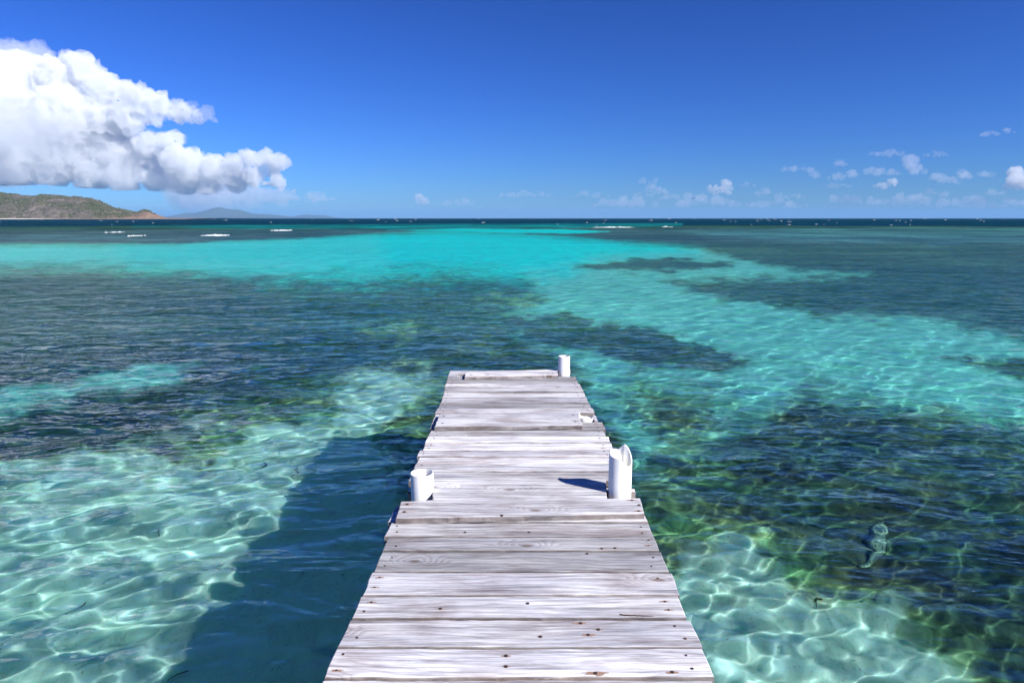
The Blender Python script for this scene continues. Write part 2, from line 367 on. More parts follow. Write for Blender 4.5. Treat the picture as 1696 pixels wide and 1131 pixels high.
# ------------------------------------------------------------------ wooden pier
DECK = 0.60
def wood_mat(name, light=1.0, warm=0.0):
    m, n, l, pb = mat(name)
    tc = n.new('ShaderNodeTexCoord'); oi = n.new('ShaderNodeObjectInfo')
    off = n.new('ShaderNodeVectorMath'); off.operation = 'MULTIPLY_ADD'
    cv = n.new('ShaderNodeCombineXYZ'); l.new(oi.outputs['Random'], cv.inputs[0]); l.new(oi.outputs['Random'], cv.inputs[1]); l.new(oi.outputs['Random'], cv.inputs[2])
    l.new(cv.outputs[0], off.inputs[0]); off.inputs[1].default_value = (37, 53, 91); l.new(tc.outputs['Object'], off.inputs[2])
    V_ = off.outputs[0]
    # knots bend the grain round them
    kn = n.new('ShaderNodeTexVoronoi'); kn.inputs['Scale'].default_value = 1.0; kn.voronoi_dimensions = '2D'
    l.new(mapping(n, l, V_, (1.9, 4.2, 1)), kn.inputs['Vector'])
    kd = n.new('ShaderNodeMapRange'); kd.interpolation_type = 'SMOOTHSTEP'; l.new(kn.outputs['Distance'], kd.inputs[0])
    kd.inputs[1].default_value = .0; kd.inputs[2].default_value = .34; kd.inputs[3].default_value = 1; kd.inputs[4].default_value = 0
    ksel = math_n(n, l, 'GREATER_THAN', n_sep(n, l, kn.outputs['Color']), .55)
    kk = math_n(n, l, 'MULTIPLY', kd.outputs[0], ksel)
    wob = noise_n(n, l, mapping(n, l, V_, (1.6, 7, 1)), 1.0, 3, .5)
    sep = n.new('ShaderNodeSeparateXYZ'); l.new(V_, sep.inputs[0])
    yy = math_n(n, l, 'MULTIPLY', sep.outputs[1], 34)
    yy = math_n(n, l, 'ADD', yy, math_n(n, l, 'MULTIPLY', wob.outputs[0], 6.5))
    yy = math_n(n, l, 'ADD', yy, math_n(n, l, 'MULTIPLY', kk, 5.0))
    cb = n.new('ShaderNodeCombineXYZ'); l.new(yy, cb.inputs[1]); l.new(math_n(n, l, 'MULTIPLY', sep.outputs[0], .5), cb.inputs[0])
    ring = n.new('ShaderNodeTexWave'); ring.wave_type = 'BANDS'; ring.bands_direction = 'Y'; ring.inputs['Scale'].default_value = .30
    ring.inputs['Distortion'].default_value = 1.2; ring.inputs['Detail'].default_value = 3; ring.inputs['Detail Scale'].default_value = 1.3
    l.new(cb.outputs[0], ring.inputs['Vector'])
    fib = noise_n(n, l, mapping(n, l, V_, (5, 210, 20)), 1.0, 6, .75, .1)
    fib2 = noise_n(n, l, mapping(n, l, V_, (2.0, 42, 10)), 1.0, 7, .68, .35)
    crk = noise_n(n, l, mapping(n, l, V_, (1.3, 75, 10)), 1.0, 4, .6, .2)
    blot = noise_n(n, l, mapping(n, l, V_, (2.2, 6, 1)), 1.0, 4, .6, .5)
    c1 = ramp(n, [(.36, (.36, .36, .38)), (.47, (.60, .60, .61)), (.59, (.79, .795, .805))]); l.new(fib2.outputs[0], c1.inputs[0])
    c2 = ramp(n, [(.34, (.50, .49, .52)), (.46, (.92, .92, .93)), (.58, (1.04, 1.04, 1.04)), (.7, (1.12, 1.12, 1.12))]); l.new(fib.outputs[0], c2.inputs[0])
    cc = mixc(n, l, 1, c1.outputs[0], c2.outputs[0], 'MULTIPLY')
    ck = ramp(n, [(.300, (.30, .28, .29)), (.345, (1, 1, 1))]); l.new(crk.outputs[0], ck.inputs[0])
    cc = mixc(n, l, .9, cc, mixc(n, l, 1, cc, ck.outputs[0], 'MULTIPLY'))
    gry = noise_n(n, l, mapping(n, l, V_, (.9, 3.5, 1), loc=(5, 3, 0)), 1.0, 5, .65, .8)
    gy_ = ramp(n, [(.38, (.66, .66, .71)), (.55, (1, 1, 1))]); l.new(gry.outputs[0], gy_.inputs[0])
    cc = mixc(n, l, .8, cc, mixc(n, l, 1, cc, gy_.outputs[0], 'MULTIPLY'))
    rg = ramp(n, [(.0, (.76, .71, .71)), (.25, (.97, .96, .95)), (1, (1.06, 1.06, 1.08))]); l.new(ring.outputs[0], rg.inputs[0])
    cc = mixc(n, l, .75, cc, mixc(n, l, 1, cc, rg.outputs[0], 'MULTIPLY'))
    bl = ramp(n, [(.34, (.70, .64, .63)), (.5, (1, .99, .99)), (.68, (1.16, 1.17, 1.19))]); l.new(blot.outputs[0], bl.inputs[0])
    cc = mixc(n, l, 1, cc, bl.outputs[0], 'MULTIPLY')
    core = n.new('ShaderNodeMapRange'); l.new(kn.outputs['Distance'], core.inputs[0]); core.inputs[1].default_value = .03; core.inputs[2].default_value = .07
    core.inputs[3].default_value = 1; core.inputs[4].default_value = 0
    cc = mixc(n, l, math_n(n, l, 'MULTIPLY', math_n(n, l, 'MULTIPLY', core.outputs[0], ksel), .75), cc, (.16, .10, .07))
    # each plank a little different
    hv = n.new('ShaderNodeHueSaturation'); l.new(cc, hv.inputs['Color'])
    rv = n.new('ShaderNodeMapRange'); l.new(oi.outputs['Random'], rv.inputs[0]); rv.inputs[3].default_value = .76 * light; rv.inputs[4].default_value = 1.04 * light
    l.new(rv.outputs[0], hv.inputs['Value']); hv.inputs['Saturation'].default_value = 1.0
    # side faces are darker and browner than the top
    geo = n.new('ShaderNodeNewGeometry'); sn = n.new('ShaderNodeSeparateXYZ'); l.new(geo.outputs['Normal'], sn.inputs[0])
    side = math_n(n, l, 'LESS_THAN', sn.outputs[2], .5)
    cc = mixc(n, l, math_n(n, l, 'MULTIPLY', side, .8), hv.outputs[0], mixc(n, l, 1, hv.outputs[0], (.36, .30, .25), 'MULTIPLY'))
    l.new(cc, pb.inputs['Base Color']); pb.inputs['Roughness'].default_value = .85; pb.inputs['Specular IOR Level'].default_value = .2
    hh = math_n(n, l, 'ADD', math_n(n, l, 'MULTIPLY', fib.outputs[0], .5), math_n(n, l, 'MULTIPLY', fib2.outputs[0], .7))
    hh = math_n(n, l, 'ADD', hh, math_n(n, l, 'MULTIPLY', ring.outputs[0], .25))
    b_ = n.new('ShaderNodeBump'); l.new(hh, b_.inputs['Height']); b_.inputs['Distance'].default_value = .004; b_.inputs['Strength'].default_value = .7
    l.new(b_.outputs[0], pb.inputs['Normal'])
    return m
def n_sep(n, l, c):
    s = n.new('ShaderNodeSeparateColor'); l.new(c, s.inputs[0]); return s.outputs[0]
M_wood = wood_mat('weathered_wood'); M_wood_light = wood_mat('bleached_wood', 1.24); M_wood_dark = wood_mat('grey_wood', .80); M_wood_pale = wood_mat('sun_bleached_wood', 1.24)

m_rust, n, l, pb = mat('rusty_nail'); pb.inputs['Base Color'].default_value = (.055, .028, .022, 1); pb.inputs['Roughness'].default_value = .8
m_stain, n, l, pb = mat('rust_stain'); tn = noise_n(n, l, None, 60, 3)
rs = ramp(n, [(.35, (.24, .10, .05)), (.6, (.42, .30, .24))]); l.new(tn.outputs[0], rs.inputs[0]); l.new(rs.outputs[0], pb.inputs['Base Color']); pb.inputs['Roughness'].default_value = .9

pier = bpy.data.objects.new('wooden_pier', None); col.objects.link(pier); pier.location = (0, 3.4, 0)
setp(pier, 'narrow weathered grey plank pier with white pipe posts running out over the shallow water', 'pier')
def child(o):
    """parts keep their world place under the pier's Empty"""
    o.parent = pier; o.matrix_parent_inverse = Matrix.Translation((0, -3.4, 0)); return o

rnd = random.Random(5)
def board(name, outline, z_top, thick, m, wav=.003, slope=(0, 0), origin=None, seg=.05):
    """a plank cut to an outline (counter-clockwise), edges worn slightly wavy, top edge eased"""
    pts = []
    for k in range(len(outline)):
        x0, y0 = outline[k]; x1, y1 = outline[(k + 1) % len(outline)]
        L = math.hypot(x1 - x0, y1 - y0); c = max(1, int(L / seg))
        nx, ny = (y1 - y0) / L, -(x1 - x0) / L
        for i in range(c):
            t = i / c; d = rnd.uniform(-1, 1) * wav if i else rnd.uniform(0, 1) * -wav
            pts.append((x0 + (x1 - x0) * t + nx * d, y0 + (y1 - y0) * t + ny * d))
    ox, oy = origin or (sum(p[0] for p in pts) / len(pts), sum(p[1] for p in pts) / len(pts))
    N = len(pts); cx = sum(p[0] for p in pts) / N; cyy = sum(p[1] for p in pts) / N
    def inset(e):
        r = []
        for k in range(N):
            a = Vector(pts[k - 1]); b = Vector(pts[k]); c = Vector(pts[(k + 1) % N])
            d1 = (b - a).normalized(); d2 = (c - b).normalized(); nn = Vector((-(d1 + d2).y, (d1 + d2).x))
            nn = nn.normalized() if nn.length > 1e-6 else Vector((-d1.y, d1.x))
            r.append((b.x + nn.x * e, b.y + nn.y * e))
        return r
    zt = lambda x, y: z_top + slope[0] * (x - ox) + slope[1] * (y - oy)
    rings = [[(x, y, zt(x, y) - thick) for x, y in pts], [(x, y, zt(x, y) - .005) for x, y in pts],
             [(x, y, zt(x, y) - .0015) for x, y in inset(.0018)], [(x, y, zt(x, y)) for x, y in inset(.005)]]
    mb = MB(); v = [(p[0] - ox, p[1] - oy, p[2] - z_top) for rg in rings for p in rg]
    f = [list(range(N))[::-1], [3 * N + k for k in range(N)]]
    for r_ in range(3):
        for k in range(N):
            k2 = (k + 1) % N; f.append([r_ * N + k, r_ * N + k2, (r_ + 1) * N + k2, (r_ + 1) * N + k])
    mb.add(v, f); o = mb.build(name, m); o.location = (ox, oy, z_top); child(o)
    return o, zt

def nail(plank, zt, x, y, r=.0055, stain=0.0, ang=0.0):
    ox, oy, oz = plank.location
    mb = MB(); z = zt(x, y) - oz; n_ = 10
    if stain > 0:
        v = []; m_ = 22
        for k in range(m_):
            a = 2 * math.pi * k / m_; q_ = rnd.uniform(.6, 1.15)
            v.append((x - ox + stain * q_ * math.cos(a), y - oy + stain * .26 * q_ * math.sin(a), z + .0006))
        mb.add(v, [list(range(m_))], 1)
    top = [(x - ox + r * math.cos(2 * math.pi * k / n_), y - oy + r * math.sin(2 * math.pi * k / n_), z + .0022) for k in range(n_)]
    bot = [(a, b, z - .004) for a, b, c in top]
    mb.add(bot + top, [[n_ + k for k in range(n_)]] + [[k, (k + 1) % n_, n_ + (k + 1) % n_, n_ + k] for k in range(n_)], 0)
    o = mb.build('nail', [m_rust, m_stain]); o.parent = plank
    return o

# planks: (near edge, far edge, left end, right end, material, rise)
W_, WL, WD, WP = M_wood, M_wood_light, M_wood_dark, M_wood_pale
PL = [(.62,.78,-.59,.64,W_,0),(.79,.95,-.60,.65,W_,0),(.96,1.12,-.60,.645,W_,0),(1.13,1.29,-.59,.64,W_,0),(1.30,1.46,-.60,.65,WL,0),(1.47,1.63,-.59,.645,W_,0),
 (1.64,1.79,-.60,.64,WL,0),(1.80,1.957,-.605,.64,WP,0),(1.966,2.117,-.603,.653,WP,.001),(2.127,2.290,-.600,.655,WP,-.001),(2.301,2.445,-.592,.648,WP,.002),(2.456,2.627,-.583,.662,WP,0),
 (2.639,2.808,-.578,.660,WD,-.002),(2.818,2.944,-.575,.657,WD,.002),(2.954,3.098,-.592,.663,W_,-.001),(3.108,3.30,-.600,.664,WL,.0),
 (3.64,3.770,-.580,.655,W_,0),(3.779,3.899,-.579,.652,W_,.003),(3.908,4.026,-.578,.655,WL,-.001),(4.035,4.146,-.586,.640,WL,.002),(4.155,4.285,-.572,.648,WL,0),
 (4.295,4.418,-.570,.650,WL,.002),(4.428,4.578,-.570,.640,WD,-.004),(4.588,4.765,-.580,.655,WD,-.002),(4.975,5.085,-.578,.622,WL,.010),(5.095,5.275,-.575,.618,WD,0),
 (5.286,5.45,-.574,.613,W_,.002),(5.46,5.622,-.577,.610,WL,-.002),(5.633,5.80,-.580,.606,W_,.003),(5.811,5.93,-.590,.604,WL,0),(5.945,6.08,-.592,.596,WD,-.002),
 (6.092,6.20,-.596,.590,WD,.002)]
for k, (y0, y1, x0, x1, m, dz) in enumerate(PL):
    j = lambda a=.004: rnd.uniform(-a, a)
    o, zt = board('plank', [(x0 + j(), y0 + j(.003)), (x1 + j(), y0 + j(.003)), (x1 + j(), y1 + j(.003)), (x0 + j(), y1 + j(.003))],
                  DECK + dz, .038, m, slope=(rnd.uniform(-.002, .002), rnd.uniform(-.012, .012)))
    if y1 > 1.4:
        for sx in (x0 + .045, x1 - .05):
            for fy in (.28, .74):
                if rnd.random() < .9:
                    nail(o, zt, sx + j(.018), y0 + (y1 - y0) * (fy + j(.06)), rnd.uniform(.0035, .0052), rnd.choice([0, 0, .012, .022]) if sx > 0 or rnd.random() < .5 else 0)
    extra = {8: [(-.02, .35, .016), (-.02, .72, .018), (.52, .15, .03), (.27, .12, .045)], 9: [(.10, .35, .012), (.27, .42, .03), (.31, .62, .018), (.25, .86, .032)],
             10: [(-.27, .38, .016), (.06, .62, .008)], 13: [(.4, .1, .02), (.46, .14, .015)], 12: [(.33, .9, .014)], 14: [(.08, .3, .008), (-.22, .3, .008)]}
    for (xx, fy, s_) in extra.get(k, ()):
        nail(o, zt, xx, y0 + (y1 - y0) * fy, .0065, s_)

    if k == 10:
        mb = MB(); g = random.Random(8); top_ = []; low_ = []
        for i in range(15):
            t = i / 14; x = .400 + .125 * t; yy_ = 2.318 - .012 * t ** .5 + g.uniform(-.0012, .0012); wd = .0045 * (1 - t) ** .6 + .0006
            z_ = zt(x, yy_) - o.location.z + .0007; top_.append((x - o.location.x, yy_ + wd - o.location.y, z_)); low_.append((x - o.location.x, yy_ - wd - o.location.y, z_))
        mb.add(low_ + top_, [[i, i + 1, 16 + i, 15 + i] for i in range(14)]); mb.build('crack', m_rust, o)

# short planks left beside the posts, and boards laid on top between them
board('plank', [(-.42, 3.31), (.49, 3.31), (.50, 3.63), (-.44, 3.63)], DECK - .002, .036, WD)
board('plank', [(-.53, 4.775), (.47, 4.775), (.47, 4.965), (-.53, 4.965)], DECK - .002, .036, WD)
board('plank', [(-.578, 4.775), (-.54, 4.775), (-.54, 4.965), (-.578, 4.965)], DECK - .001, .036, W_)
board('plank', [(.60, 4.775), (.628, 4.79), (.628, 4.93), (.60, 4.965)], DECK - .001, .036, W_)
board('plank', [(-.60, 6.21), (-.53, 6.21), (-.53, 6.30), (-.45, 6.30), (-.44, 6.21), (.43, 6.21), (.43, 6.43), (.565, 6.43), (.57, 6.47), (-.60, 6.455)], DECK, .036, W_, seg=.03)
wide, wzt = board('raised_board', [(-.561, 3.086), (.650, 3.141), (.662, 3.333), (.493, 3.325), (.521, 3.609), (-.445, 3.591), (-.406, 3.309), (-.570, 3.287)], DECK + .028, .028, W_, wav=.0025, slope=(.0, .0))
for x, y, s_ in ((-.53, 3.25, .025), (-.53, 3.16, .02), (.615, 3.30, .03), (.625, 3.17, .03), (.64, 3.24, .01), (-.05, 3.12, .008)): nail(wide, wzt, x, y, .008, s_)
mid, mzt = board('raised_board', [(-.539, 4.560), (.494, 4.590), (.497, 4.950), (-.535, 4.880)], DECK + .027, .026, WL, wav=.003)
for x, y in ((-.49, 4.64), (.45, 4.68), (-.5, 4.82), (.45, 4.85)): nail(mid, mzt, x, y, .007, 0)
farb, fzt = board('raised_board', [(-.432, 6.075), (.429, 6.139), (.428, 6.395), (-.437, 6.265)], DECK + .028, .026, WL, wav=.003)
for x, y in ((-.38, 6.14), (.38, 6.2)): nail(farb, fzt, x, y, .007, 0)

def beam(x0, x1, y0, y1, z0, z1, name='beam', m=None):
    o, _ = board(name, [(x0, y0), (x1, y0), (x1, y1), (x0, y1)], z1, z1 - z0, m or WD, wav=.002, seg=.3); return o
for x in (-.50, .0, .52): beam(x - .022, x + .022, .62, 6.44, DECK - .185, DECK - .045, 'stringer')
for y in (1.93, 4.80): beam(-.56, .60, y + .07, y + .11, DECK - .34, DECK - .19); beam(-.56, .60, y - .11, y - .07, DECK - .34, DECK - .19)
beam(-.567, .672, 3.50, 3.545, DECK - .16, DECK - .008, m=W_); beam(-.60, .66, 3.33, 3.37, DECK - .34, DECK - .19)
beam(-.56, .56, 6.30, 6.34, DECK - .34, DECK - .19); beam(-.56, .56, 6.42, 6.455, DECK - .34, DECK - .19)

m_pvc, n, l, pb = mat('white_plastic_pipe'); tc = n.new('ShaderNodeTexCoord')
dn = noise_n(n, l, mapping(n, l, tc.outputs['Object'], (9, 9, 3)), 1, 4, .6)
dr_ = ramp(n, [(.35, (.70, .71, .70)), (.6, (.84, .84, .83))]); l.new(dn.outputs[0], dr_.inputs[0]); l.new(dr_.outputs[0], pb.inputs['Base Color']); pb.inputs['Roughness'].default_value = .45
m_conc, n, l, pb = mat('white_fill'); dn = noise_n(n, l, None, 40, 4, .6)
dr_ = ramp(n, [(.35, (.60, .60, .57)), (.65, (.80, .80, .78))]); l.new(dn.outputs[0], dr_.inputs[0]); l.new(dr_.outputs[0], pb.inputs['Base Color']); pb.inputs['Roughness'].default_value = .9

def pipe(name, x, y, z0, rim, ro, wall, label=None, m=m_pvc, N=72, parent=None, lean=(0, 0)):
    """an open pipe; rim(angle) gives the height of its upper edge, angle 0 = +X, counter-clockwise"""
    mb = MB(); v = []; f = []
    for k in range(N):
        a = 2 * math.pi * k / N; zt = rim(a); c, s = math.cos(a), math.sin(a)
        for (r, z) in ((ro, z0), (ro, zt - .002), (ro - .002, zt), (ro - wall + .002, zt), (ro - wall, zt - .002), (ro - wall, z0)):
            t = (z - DECK); v.append((r * c + lean[0] * t, r * s + lean[1] * t, z - DECK))
    for k in range(N):
        for j in range(6):
            a, b = k * 6 + j, ((k + 1) % N) * 6 + j; c, d = ((k + 1) % N) * 6 + (j + 1) % 6, k * 6 + (j + 1) % 6
            f.append((a, b, c, d))
    mb.add(v, f); o = mb.build(name, m, smooth=True); o.location = (x, y, DECK)
    if parent is None: child(o)
    else: o.parent = parent; o.matrix_parent_inverse = parent.matrix_basis.inverted() if False else Matrix.Identity(4); o.location = (x - parent.location.x, y - parent.location.y, DECK - parent.location.z)
    if label: o['label'] = label
    return o
def plug(parent, r, z, poly=None, name='fill'):
    mb = MB(); N = 40
    top = poly or [(r * math.cos(2 * math.pi * k / N), r * math.sin(2 * math.pi * k / N), z + .003 * math.sin(k * 1.7)) for k in range(N)]
    N = len(top)
    mb.add([(a, b, -.05) for a, b, c in top] + top, [[N + k for k in range(N)]] + [[k, (k + 1) % N, N + (k + 1) % N, N + k] for k in range(N)])
    o = mb.build(name, m_conc, smooth=False); o.parent = parent; return o
BEDZ = -1.15
rnl = random.Random(9)
p1 = pipe('pipe_post', -.476, 3.435, BEDZ, lambda a: DECK + .126 + .0012 * math.sin(3 * a), .0605, .0065, 'short white pipe post on the left with a smaller pipe inside', lean=(-.01, 0))
plug(p1, .052, .060)
pin = pipe('inner_pipe', -.462, 3.440, DECK - .05, lambda a: DECK + .108 - (.03 if abs(a - 3.9) < .15 else 0), .040, .0045, parent=p1)
# the broken post: left half filled to a low chipped lip, right half cut by a deep scoop that leaves a pointed shard
def rim2(a):
    d = math.degrees(a) % 360
    K = [(0, .205), (25, .235), (48, .262), (62, .268), (75, .258), (95, .236), (120, .244), (150, .246), (180, .236), (215, .226), (245, .222), (262, .220), (275, .205), (290, .188), (310, .178), (330, .182), (345, .190), (360, .205)]
    for (a0, h0), (a1, h1) in zip(K, K[1:]):
        if a0 <= d <= a1: return DECK + h0 + (h1 - h0) * (d - a0) / (a1 - a0)
    return DECK + .2
p2 = pipe('pipe_post', .572, 3.43, BEDZ, rim2, .0605, .008, 'tall white pipe post on the right with a broken scooped top edge')
def seg_plug():
    pts = []
    r = .053
    for k in range(24):
        a = math.radians(95 + 168 * k / 23); pts.append((r * math.cos(a), r * math.sin(a), rim2(a) - DECK - .002))
    pts += [(.000, -.030, .219), (.006, 0, .222), (.000, .030, .232)]
    return pts
plug(p2, 0, 0, seg_plug())
p3 = pipe('pipe_post', .494, 6.34, BEDZ, lambda a: DECK + .167 + .0015 * math.sin(2 * a + 1), .0545, .006, 'white pipe post at the far right corner of the pier')
plug(p3, .047, .06)
# stumps of posts broken off at deck height
def jag(seed, lo, hi, peak=None):
    g = random.Random(seed); t = [g.uniform(lo, hi) for _ in range(13)]
    def f(a):
        x = (a % (2 * math.pi)) / (2 * math.pi) * 12; i = int(x); u = x - i
        h = t[i] * (1 - u) + t[(i + 1) % 12 if i + 1 < 12 else 0] * u
        if peak: h += peak[1] * max(0, 1 - abs(((a - peak[0] + math.pi) % (2 * math.pi)) - math.pi) / .35)
        return DECK + h
    return f
p4 = pipe('broken_pipe_post', .545, 4.86, BEDZ, jag(2, -.012, .008, (2.7, .035)), .055, .007, 'white pipe post broken off level with the deck')
plug(p4, .048, .0)
p5 = pipe('broken_pipe_post', -.487, 6.26, BEDZ, jag(4, -.02, -.004, (4.0, .02)), .045, .006, 'white pipe post broken off at the far left corner')
plug(p5, .039, -.03)
pipe('piling', -.50, 1.93, BEDZ, lambda a: DECK - .05, .0605, .006); pipe('piling', .57, 1.93, BEDZ, lambda a: DECK - .05, .0605, .006)
pipe('piling', -.50, 4.80, BEDZ, lambda a: DECK - .20, .0605, .006)

# ------------------------------------------------------------------ things on the seabed
m_pale, n, l, pb = mat('pale_encrusted'); t_ = noise_n(n, l, None, 22, 5, .7); r_ = ramp(n, [(.40, (.14, .16, .10)), (.5, (.50, .50, .36)), (.64, (.85, .85, .70))])
l.new(t_.outputs[0], r_.inputs[0]); l.new(r_.outputs[0], pb.inputs['Base Color']); pb.inputs['Roughness'].default_value = 1
def lump_tube(name, pts, rad, m, seed=0, flat=.6, N=14, smooth=True):
    g = random.Random(seed); mb = MB(); v = []
    P = [Vector(p) for p in pts]
    # resample
    S = []
    for a, b in zip(P, P[1:]):
        for i in range(6): S.append(a.lerp(b, i / 6))
    S.append(P[-1]); c = S[len(S) // 2].copy(); nS = len(S)
    for i, p in enumerate(S):
        d = (S[min(i + 1, nS - 1)] - S[max(i - 1, 0)]).normalized(); sd_ = d.cross(Vector((0, 0, 1))).normalized(); up = sd_.cross(d)
        t = i / (nS - 1); rr_ = rad(t)
        for k in range(N):
            a = 2 * math.pi * k / N; q_ = rr_ * g.uniform(.82, 1.15)
            v.append(tuple(p - c + sd_ * math.cos(a) * q_ + up * math.sin(a) * q_ * flat))
    f = [(i * N + k, i * N + (k + 1) % N, (i + 1) * N + (k + 1) % N, (i + 1) * N + k) for i in range(nS - 1) for k in range(N)]
    f += [tuple(range(N))[::-1], tuple((nS - 1) * N + k for k in range(N))]
    mb.add(v, f); o = mb.build(name, m, smooth=smooth); o.location = c; return o
def bed_z(x, y):
    d2 = (BX - x) ** 2 + (BY - y) ** 2; return -depth.ravel()[int(np.argmin(d2))]
lg = lump_tube('sunken_log', [(x, y, bed_z(x, y) + .022) for x, y in ((2.52, 4.60), (2.66, 4.70), (2.80, 4.86), (2.88, 5.02), (3.02, 5.20))], lambda t: (.048 - .02 * abs(t - .4)) * (1 + .18 * math.sin(t * 23)) if 0 < t < 1 else .02, m_pale, 3)
lg.cycles.is_caustics_receiver = True
setp(lg, 'pale mottled sunken log lying in the dark seagrass right of the pier', 'log')
m_weed, n, l, pb = mat('dark_seaweed'); pb.inputs['Base Color'].default_value = (.035, .030, .012, 1); pb.inputs['Roughness'].default_value = .8
WEED = [(312, 1095, 'curled dark seaweed strand on the sand left of the pier, nearest the viewer'), (368, 948, 'branching dark seaweed tuft on the bright sand midway left of the pier'), (140, 990, 'thin curved seaweed strand on the bright sand farthest left'),
        (488, 790, 'small dark seaweed strand on the sand beside the edge of the pier shadow'), (1362, 985, 'short upright seaweed sprig at the edge of the right sand patch'), (440, 775, 'dark seaweed strand where the left sand meets the seagrass')]
for k, (px, py, lb) in enumerate(WEED):
    x, y = bed_at(px, py); g = random.Random(k + 40); a = g.uniform(0, 6.28)
    pts = [(x, y, bed_z(x, y) + .01)]
    for i in range(5):
        a += g.uniform(.1, .75); pts.append((pts[-1][0] + .028 * math.cos(a), pts[-1][1] + .04 * math.sin(a), pts[0][2] + .008 * i))
    o = lump_tube('seaweed_strand', pts, lambda t: .0075 * (1 - .7 * t), m_weed, k, 1, 6)
    o.cycles.is_caustics_receiver = True
    setp(o, lb, 'seaweed', 'seaweed strands lying on the sand')

# ------------------------------------------------------------------ foam
m_foam, n, l, pb = mat('foam'); pb.inputs['Base Color'].default_value = (.86, .88, .88, 1); pb.inputs['Roughness'].default_value = .9
def foam_lump(mb, cx, cyy, L, W, H, g, nx=14):
    N = 8; v = []
    bend = g.uniform(-.15, .15)
    for i in range(nx + 1):
        t = i / nx; e = math.sin(math.pi * min(max(t, .02), .98)) ** .6
        ww = W * e * g.uniform(.55, 1.2); hh = H * e * g.uniform(.4, 1.25); x = cx + (t - .5) * L; y = cyy + bend * L * (t - .5) ** 2 * 4 + g.uniform(-.1, .1) * W
        for k in range(N):
            a = math.pi * k / (N - 1); v.append((x, y - math.cos(a) * ww * .5, -.08 + math.sin(a) * (hh + .08)))
    f = [(i * N + k, (i + 1) * N + k, (i + 1) * N + k + 1, i * N + k + 1) for i in range(nx) for k in range(N - 1)]
    mb.add(v, f)
def water_at(x, y): d = ray_dir(x, y); t = -CAMZ / d[2]; return d[0] * t, d[1] * t
g = random.Random(77); mb = MB()
for k in range(85):
    px = g.uniform(-150, 1850); py = 362.6 + 11.5 * g.random() ** 1.6
    x, y = water_at(px, py); s_ = y / 1131.0
    L = s_ * g.choice([3, 4, 5, 7]) * g.uniform(.7, 1.3); H = s_ * g.uniform(.15, .45)
    foam_lump(mb, x, y, L, L * .35, H, g, 6)
setp(mb.build('whitecaps', m_foam, smooth=True), 'scattered small whitecaps on the dark blue open water along the horizon', 'foam', kind='stuff')
SURF = [(352, 390.5, 42, 4, 'white breaking wave on the left reef, the widest left of the pier'), (465, 382, 34, 2.6, 'small breaking wave on the reef edge left of the turquoise water'),
        (190, 385, 22, 1.8, 'thin breaking wave far out left beyond the grey reef flat'), (228, 390.8, 14, 2, 'tiny breaking wave crest left of the widest breaker'),
        (1015, 376.8, 66, 2.4, 'long thin line of surf on the right reef edge, nearer the middle'), (1104, 376, 16, 2.2, 'short surf crest at the right end of the reef edge surf')]
for px, py, wpx, hpx, lb in SURF:
    x, y = water_at(px, py); s_ = y / 1131.0; mb = MB()
    for j in range(16):
        u = max(-.38, min(.38, g.gauss(0, .24))); foam_lump(mb, x + s_ * wpx * u, y + g.uniform(-2, 2), s_ * wpx * g.uniform(.08, .3), s_ * g.uniform(2, 5), s_ * hpx * g.uniform(.25, .8) * max(.2, 1 - 1.6 * abs(u)), g, 10)
    for sg in (-1, 1): foam_lump(mb, x + sg * s_ * wpx * .2, y, s_ * wpx * g.uniform(.6, .75), s_ * 4, s_ * hpx * .2, g, 26)
    o = mb.build('breaking_wave', m_foam, smooth=True); setp(o, lb, 'wave', 'waves breaking on the reef')

# ------------------------------------------------------------------ headland, its scrub, and the far island
def ridge_profile(pts, Y):
    xs = []; zs = []
    for px, py in pts:
        p = sky_at(px, py, Y); xs.append(p[0]); zs.append(p[2])
    return xs, zs
HP = [(-900, 300), (-600, 296), (-400, 304), (-250, 300), (-120, 310), (0, 318), (15, 321), (40, 323), (80, 322), (120, 325), (150, 327), (163, 331), (180, 340), (200, 347), (215, 350.5), (225, 352), (233, 348.5), (240, 347.5), (248, 350), (260, 355), (272, 360), (280, 361.8)]
xs, zs = ridge_profile(HP, 1640)
gx = np.linspace(xs[0] * 1.25, -700, 760); gy = np.linspace(1470, 2100, 190)
GX, GY = np.meshgrid(gx, gy)
prof = np.interp(GX * 1640 / GY, xs, zs)
tt = np.clip((GY - 1495) / 150, 0, 1); rise = np.where(GY < 1645, tt ** .8, np.clip(1 - (GY - 1645) / 500, 0, 1) ** .5)
rise = rise * np.clip(1.0, 0, 1)
GZ = prof * rise
GZ += (fbm(GX * .02, GY * .02, seed=31, oct=5) * 7 + np.abs(fbm(GX * .045 + GY * .02, GY * .012, seed=33, oct=3)) * -7) * np.clip(GZ / 25, 0, 1) * np.where(np.abs(GY - 1645) < 60, .45, 1)
GZ = np.where(GY < 1495, -2 + (GY - 1470) / 25 * 2.6, GZ + .6)
GZ = np.maximum(GZ, -3); GZ = np.where(prof < 1.2, -2.5, GZ)
m_head, n, l, pb = mat('dry_hillside'); geo = n.new('ShaderNodeNewGeometry'); P_ = geo.outputs['Position']
a1 = noise_n(n, l, P_, .022, 6, .65, .6); a2 = noise_n(n, l, P_, .16, 5, .7); sp_ = n.new('ShaderNodeSeparateXYZ'); l.new(P_, sp_.inputs[0])
g1 = ramp(n, [(.36, (.085, .092, .045)), (.50, (.125, .112, .085)), (.62, (.19, .16, .14))]); l.new(a1.outputs[0], g1.inputs[0])
g2 = ramp(n, [(.35, (.5, .5, .5)), (.65, (1.5, 1.5, 1.5))]); l.new(a2.outputs[0], g2.inputs[0])
cc = mixc(n, l, 1, g1.outputs[0], g2.outputs[0], 'MULTIPLY')
